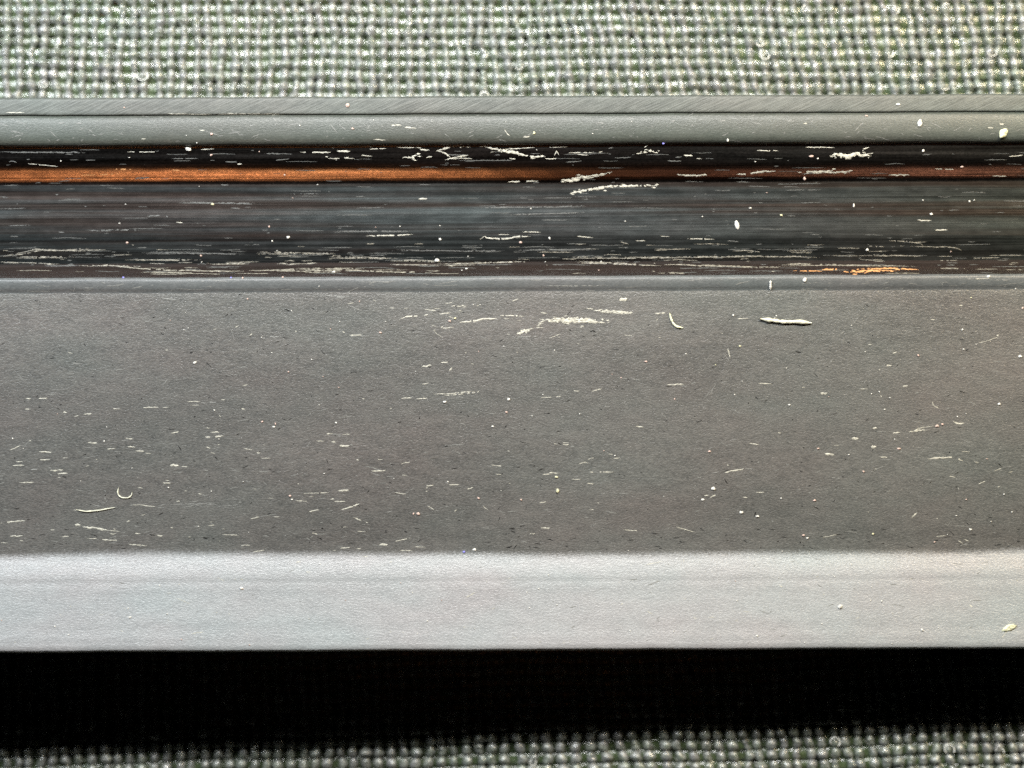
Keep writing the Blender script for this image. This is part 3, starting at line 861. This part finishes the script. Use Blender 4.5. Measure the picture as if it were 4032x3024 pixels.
DUST = [  # ox, oy, a, b, rx, ry, kind
    (1300, 540, 688, 637, 9, 9, 'white'), (1300, 540, 1190, 655, 12, 8, 'pink'), (1300, 540, 668, 768, 16, 13, 'white'), (1300, 540, 850, 818, 9, 6, 'white'), (1300, 540, 1368, 630, 7, 9, 'white'),
    (1300, 540, 745, 1145, 10, 8, 'pink'), (1300, 540, 778, 1130, 9, 8, 'yellow'), (1300, 540, 315, 1215, 10, 8, 'pink'), (1300, 540, 1330, 738, 8, 7, 'pink'),
    (2632, 540, 895, 118, 18, 11, 'pink'), (2632, 540, 852, 255, 9, 14, 'pink'), (2632, 540, 1833, 183, 11, 7, 'pink'), (2632, 540, 1590, 88, 7, 10, 'white'), (2632, 540, 515, 440, 10, 6, 'white'),
    (2632, 540, 1158, 428, 7, 12, 'white'), (2632, 540, 708, 487, 9, 8, 'yellow'), (2632, 540, 1640, 478, 10, 9, 'white'), (2632, 540, 1878, 400, 6, 7, 'white'),
    (2632, 540, 1240, 700, 10, 9, 'white'), (2632, 540, 1995, 868, 11, 10, 'white'), (2632, 540, 850, 892, 12, 15, 'white'), (2632, 540, 405, 1110, 6, 7, 'white'), (2632, 540, 1885, 1000, 6, 6, 'yellow'),
    (2632, 540, 1830, 1198, 6, 6, 'yellow'), (2632, 540, 2205, 1065, 7, 9, 'pink'),
    (0, 540, 1320, 112, 10, 8, 'pink'), (0, 540, 1325, 418, 12, 9, 'yellow'), (0, 540, 795, 658, 10, 8, 'pink'), (0, 540, 1678, 555, 9, 9, 'pink'), (0, 540, 1797, 625, 11, 9, 'white'),
    (0, 540, 1697, 648, 6, 7, 'white'), (0, 540, 1253, 736, 9, 8, 'pink'), (0, 540, 770, 875, 9, 8, 'blue'), (0, 540, 1440, 875, 7, 7, 'blue'), (0, 540, 1513, 878, 8, 9, 'pink'), (0, 540, 1762, 873, 8, 8, 'pink'),
    (0, 540, 2080, 840, 10, 7, 'white'),
    (0, 1240, 1212, 297, 10, 9, 'white'), (0, 1240, 1630, 664, 9, 8, 'pink'), (0, 1240, 1712, 675, 6, 10, 'pink'), (0, 1240, 1703, 695, 10, 6, 'white'), (0, 1240, 1800, 1128, 9, 7, 'pink'), (0, 1240, 1795, 355, 7, 6, 'pink'),
    (0, 1240, 2090, 672, 8, 5, 'white'), (0, 1240, 1815, 1150, 7, 5, 'white'),
    (1300, 1240, 713, 542, 11, 8, 'white'), (1300, 1240, 1110, 525, 12, 9, 'white'), (1300, 1240, 1095, 605, 11, 8, 'pink'), (1300, 1240, 1010, 695, 9, 6, 'white'), (1300, 1240, 920, 1140, 9, 9, 'pink'),
    (1300, 1240, 1185, 1150, 9, 8, 'pink'), (1300, 1240, 545, 1238, 13, 11, 'pink'), (1300, 1240, 515, 1238, 7, 9, 'pink'), (1300, 1240, 828, 1475, 10, 8, 'blue'), (1300, 1240, 895, 1462, 14, 7, 'white'),
    (1300, 1240, 1965, 290, 13, 7, 'pink'), (1300, 1240, 1405, 1010, 16, 10, 'yellow'), (1300, 1240, 1412, 1095, 14, 16, 'yellow'),
    (2632, 1240, 445, 195, 9, 6, 'yellow'), (2632, 1240, 293, 312, 6, 5, 'yellow'), (2632, 1240, 752, 560, 8, 6, 'white'), (2632, 1240, 1555, 253, 10, 9, 'pink'), (2632, 1240, 1830, 93, 6, 6, 'white'),
    (2632, 1240, 2190, 258, 13, 8, 'white'), (2632, 1240, 2058, 555, 9, 8, 'white'), (2632, 1240, 1670, 690, 13, 9, 'pink'), (2632, 1240, 1703, 680, 9, 9, 'pink'), (2632, 1240, 930, 833, 9, 6, 'pink'),
    (2632, 1240, 1432, 832, 16, 7, 'pink'), (2632, 1240, 1210, 975, 9, 7, 'pink'), (2632, 1240, 275, 1080, 13, 11, 'white'), (2632, 1240, 210, 1150, 11, 7, 'white'), (2632, 1240, 450, 1228, 13, 9, 'white'),
    (2632, 1240, 550, 1253, 12, 6, 'white'), (2632, 1240, 835, 1372, 13, 8, 'pink'), (2632, 1240, 1267, 1362, 8, 7, 'yellow'), (2632, 1240, 862, 1388, 8, 5, 'white'), (2632, 1240, 1875, 1335, 9, 6, 'white'),
    (2632, 1240, 1650, 1415, 9, 6, 'pink'), (2632, 1240, 905, 1157, 12, 8, 'pink'), (2632, 1240, 252, 850, 14, 7, 'pink'),
    (0, 2100, 1495, 343, 11, 9, 'white'), (0, 2100, 800, 523, 9, 6, 'white'), (2632, 2100, 1573, 603, 9, 8, 'white'), (2632, 2100, 1320, 422, 5, 7, 'white'), (2632, 2100, 545, 637, 9, 5, 'white'),
    (0, 0, 1322, 835, 10, 10, 'pink'), (0, 0, 780, 668, 7, 6, 'pink'), (0, 0, 2200, 800, 9, 9, 'pink'), (1300, 0, 1275, 828, 9, 13, 'yellow'), (1300, 0, 2078, 893, 9, 10, 'blue'),
    (2632, 0, 1435, 650, 13, 9, 'white'), (2632, 0, 1240, 720, 10, 7, 'pink'), (2632, 0, 375, 870, 6, 12, 'white'),
]
acc = {}
for i, (ox, oy, a, b, rx, ry, kd) in enumerate(DUST):
    px, py = Q(ox, oy, a, b)
    k_ = 1.0 if kd == 'white' else 0.85
    V, F = grain(px, py, rx / K * k_, ry / K * k_, 900 + i)
    v0, f0 = acc.setdefault(kd, ([], []))
    o = len(v0)
    v0.extend(V)
    f0.extend(tuple(q + o for q in f) for f in F)
for _ in range(170):
    px, py = random.uniform(0, 4032), random.choice([random.uniform(455, 1150), random.uniform(1150, 2180), random.uniform(1150, 2180), random.uniform(2200, 2540)])
    kd = random.choice(['white', 'white', 'white', 'white', 'white', 'pink'])
    V, F = grain(px, py, random.uniform(1.6, 3.8), random.uniform(1.5, 3.2), random.randrange(1 << 30))
    v0, f0 = acc[kd]
    o = len(v0)
    v0.extend(V)
    f0.extend(tuple(q + o for q in f) for f in F)
LAB = dict(white='tiny white dust specks scattered over the black bar', pink='tiny pinkish dust specks scattered over the black bar',
           blue='a few tiny blue dust specks at the edges of the bar', yellow='tiny yellowish dust specks scattered over the black bar')
for kd, (V, F) in acc.items():
    tag(mesh_obj('dust_specks', np.array(V) * MM, F, 'dust_' + kd, None, True), LAB[kd], 'dust', None, 'stuff')


def flake(name, px, py, rx, ry, label, mat, rot=0.0, seed=1, h=0.09, cat='flake'):
    """bigger crumb, domed and lumpy"""
    r = np.random.default_rng(seed)
    c = to_world(surf(px, py)[0])
    N, Lv = 18, 5
    rad = 1 + 0.10 * snoise1(np.arange(N) * 2 * math.pi / N * 2, seed, 1.0) + 0.07 * r.normal(0, 1, N)
    V, F = [], []
    for l in range(Lv):
        k = [1.0, 1.02, 0.85, 0.6, 0.3][l]
        z = [-0.01, 0.035, h * 0.7, h * 0.95, h][l]
        for j in range(N):
            t = j / N * 2 * math.pi
            x, y = rx * PXMM * k * rad[j] * math.cos(t), ry * PXMM * k * rad[j] * math.sin(t)
            x, y = x * math.cos(rot) - y * math.sin(rot), x * math.sin(rot) + y * math.cos(rot)
            V.append(c + np.array([x, y, z + (0.25 * h * r.normal() if l > 1 else 0)]))
    V.append(c + np.array([0, 0, h]))
    for l in range(Lv - 1):
        for j in range(N):
            j2 = (j + 1) % N
            F.append((l * N + j, l * N + j2, (l + 1) * N + j2, (l + 1) * N + j))
    for j in range(N):
        F.append(((Lv - 1) * N + j, (Lv - 1) * N + (j + 1) % N, Lv * N))
    o = mesh_obj(name, np.array(V) * MM, F, mat, None, True)
    return tag(o, label, cat)


def fibre(name, ox, oy, pts, wd, label, mat, cat='fibre'):
    """bent lint fibre lying on the bar, tapered tube"""
    P = np.array([Q(ox, oy, a, b) for a, b in pts])
    d = np.concatenate([[0], np.cumsum(np.linalg.norm(np.diff(P, axis=0), axis=1))])
    n = 22
    s = np.linspace(0, d[-1], n)
    xs, ys = np.interp(s, d, P[:, 0]), np.interp(s, d, P[:, 1])
    k = np.array([0.25, 0.5, 0.25])
    for _ in range(2):
        xs[1:-1], ys[1:-1] = np.convolve(xs, k, 'valid'), np.convolve(ys, k, 'valid')
    rad = wd / K / 2 * PXMM
    path = np.array([to_world(surf(x, y)[0]) + np.array([0, 0, rad * 0.8]) for x, y in zip(xs, ys)])
    r = np.random.default_rng(int(ox + oy + wd))
    T = np.gradient(path, axis=0)
    T /= np.linalg.norm(T, axis=1)[:, None]
    e1 = np.cross(T, [0, 0, 1.0])
    e1 /= np.linalg.norm(e1, axis=1)[:, None]
    e2 = np.cross(e1, T)
    t = np.linspace(0, 1, n)
    rr = rad * np.clip(np.minimum(t, 1 - t) * 8, 0.35, 1) * (1 + 0.14 * r.normal(0, 1, n))
    N = 8
    V, F = [], []
    for i in range(n):
        for j in range(N):
            a = j / N * 2 * math.pi
            V.append(path[i] + rr[i] * (e1[i] * math.cos(a) + 0.8 * e2[i] * math.sin(a)))
    for i in range(n - 1):
        for j in range(N):
            j2 = (j + 1) % N
            F.append((i * N + j, i * N + j2, (i + 1) * N + j2, (i + 1) * N + j))
    F.append(tuple(range(N)))
    F.append(tuple((n - 1) * N + j for j in range(N))[::-1])
    return tag(mesh_obj(name, np.array(V) * MM, F, mat, None, True), label, cat)


flake('pale_flake', *Q(2632, 2100, 2112, 588), 27, 13, 'lumpy cream flake on the pale front slope at its right end', 'flake', 0.35, 3)
flake('white_crumb', *Q(2632, 2100, 1062, 457), 8.5, 8.5, 'round white crumb on the pale front slope, left of the cream flake', 'dust_white', 0, 4, 0.08, 'crumb')
flake('oval_flake', *Q(2632, 0, 2090, 828), 16, 20, 'oval pale yellow flake on the grey shoulder above the groove at right', 'flake', -0.5, 5, 0.12)
flake('white_chip', *Q(2632, 0, 1570, 768), 9, 14, 'small white chip on the grey shoulder left of the oval flake', 'dust_white', -0.35, 6, 0.08, 'chip')
flake('white_grain', *Q(0, 540, 1178, 72), 12, 9, 'bright white grain at the upper edge of the dark groove, left', 'dust_white', -0.4, 8, 0.08, 'grain')
flake('white_sliver', *Q(2632, 540, 430, 545), 9, 16, 'white upright sliver standing in the middle of the dark groove', 'dust_white', 0.25, 9, 0.08, 'sliver')
flake('pink_crumb', *Q(0, 0, 2170, 655), 8, 8, 'pale pink crumb on the thin rim strip next to the cloth', 'dust_pink', 0, 10, 0.07, 'crumb')
fibre('cream_chip', 2632, 540, [(570, 1132), (640, 1140), (720, 1150), (800, 1146), (892, 1155)], 25, 'thick cream dash lying on the dark main face right of the hooked fibre', 'chip', 'chip')
fibre('hooked_fibre', 1300, 540, [(2113, 1092), (2122, 1130), (2135, 1160), (2155, 1180), (2197, 1188)], 14, 'cream L shaped hooked fibre on the dark main face', 'flake')
fibre('curled_fibre', 0, 1240, [(738, 1070), (728, 1100), (733, 1123), (755, 1138), (795, 1139), (817, 1122), (820, 1100)], 9, 'pale U shaped curled fibre near the lower left of the main face', 'chip')
fibre('wavy_fibre', 0, 1240, [(470, 1212), (530, 1225), (620, 1215), (715, 1198)], 9, 'pale wavy fibre just below the U shaped curled fibre', 'chip')
fibre('teardrop_lint', 2632, 540, [(637, 893), (637, 915), (636, 950)], 15, 'pale bluish teardrop speck of lint on the lip below the groove', 'dust_white')
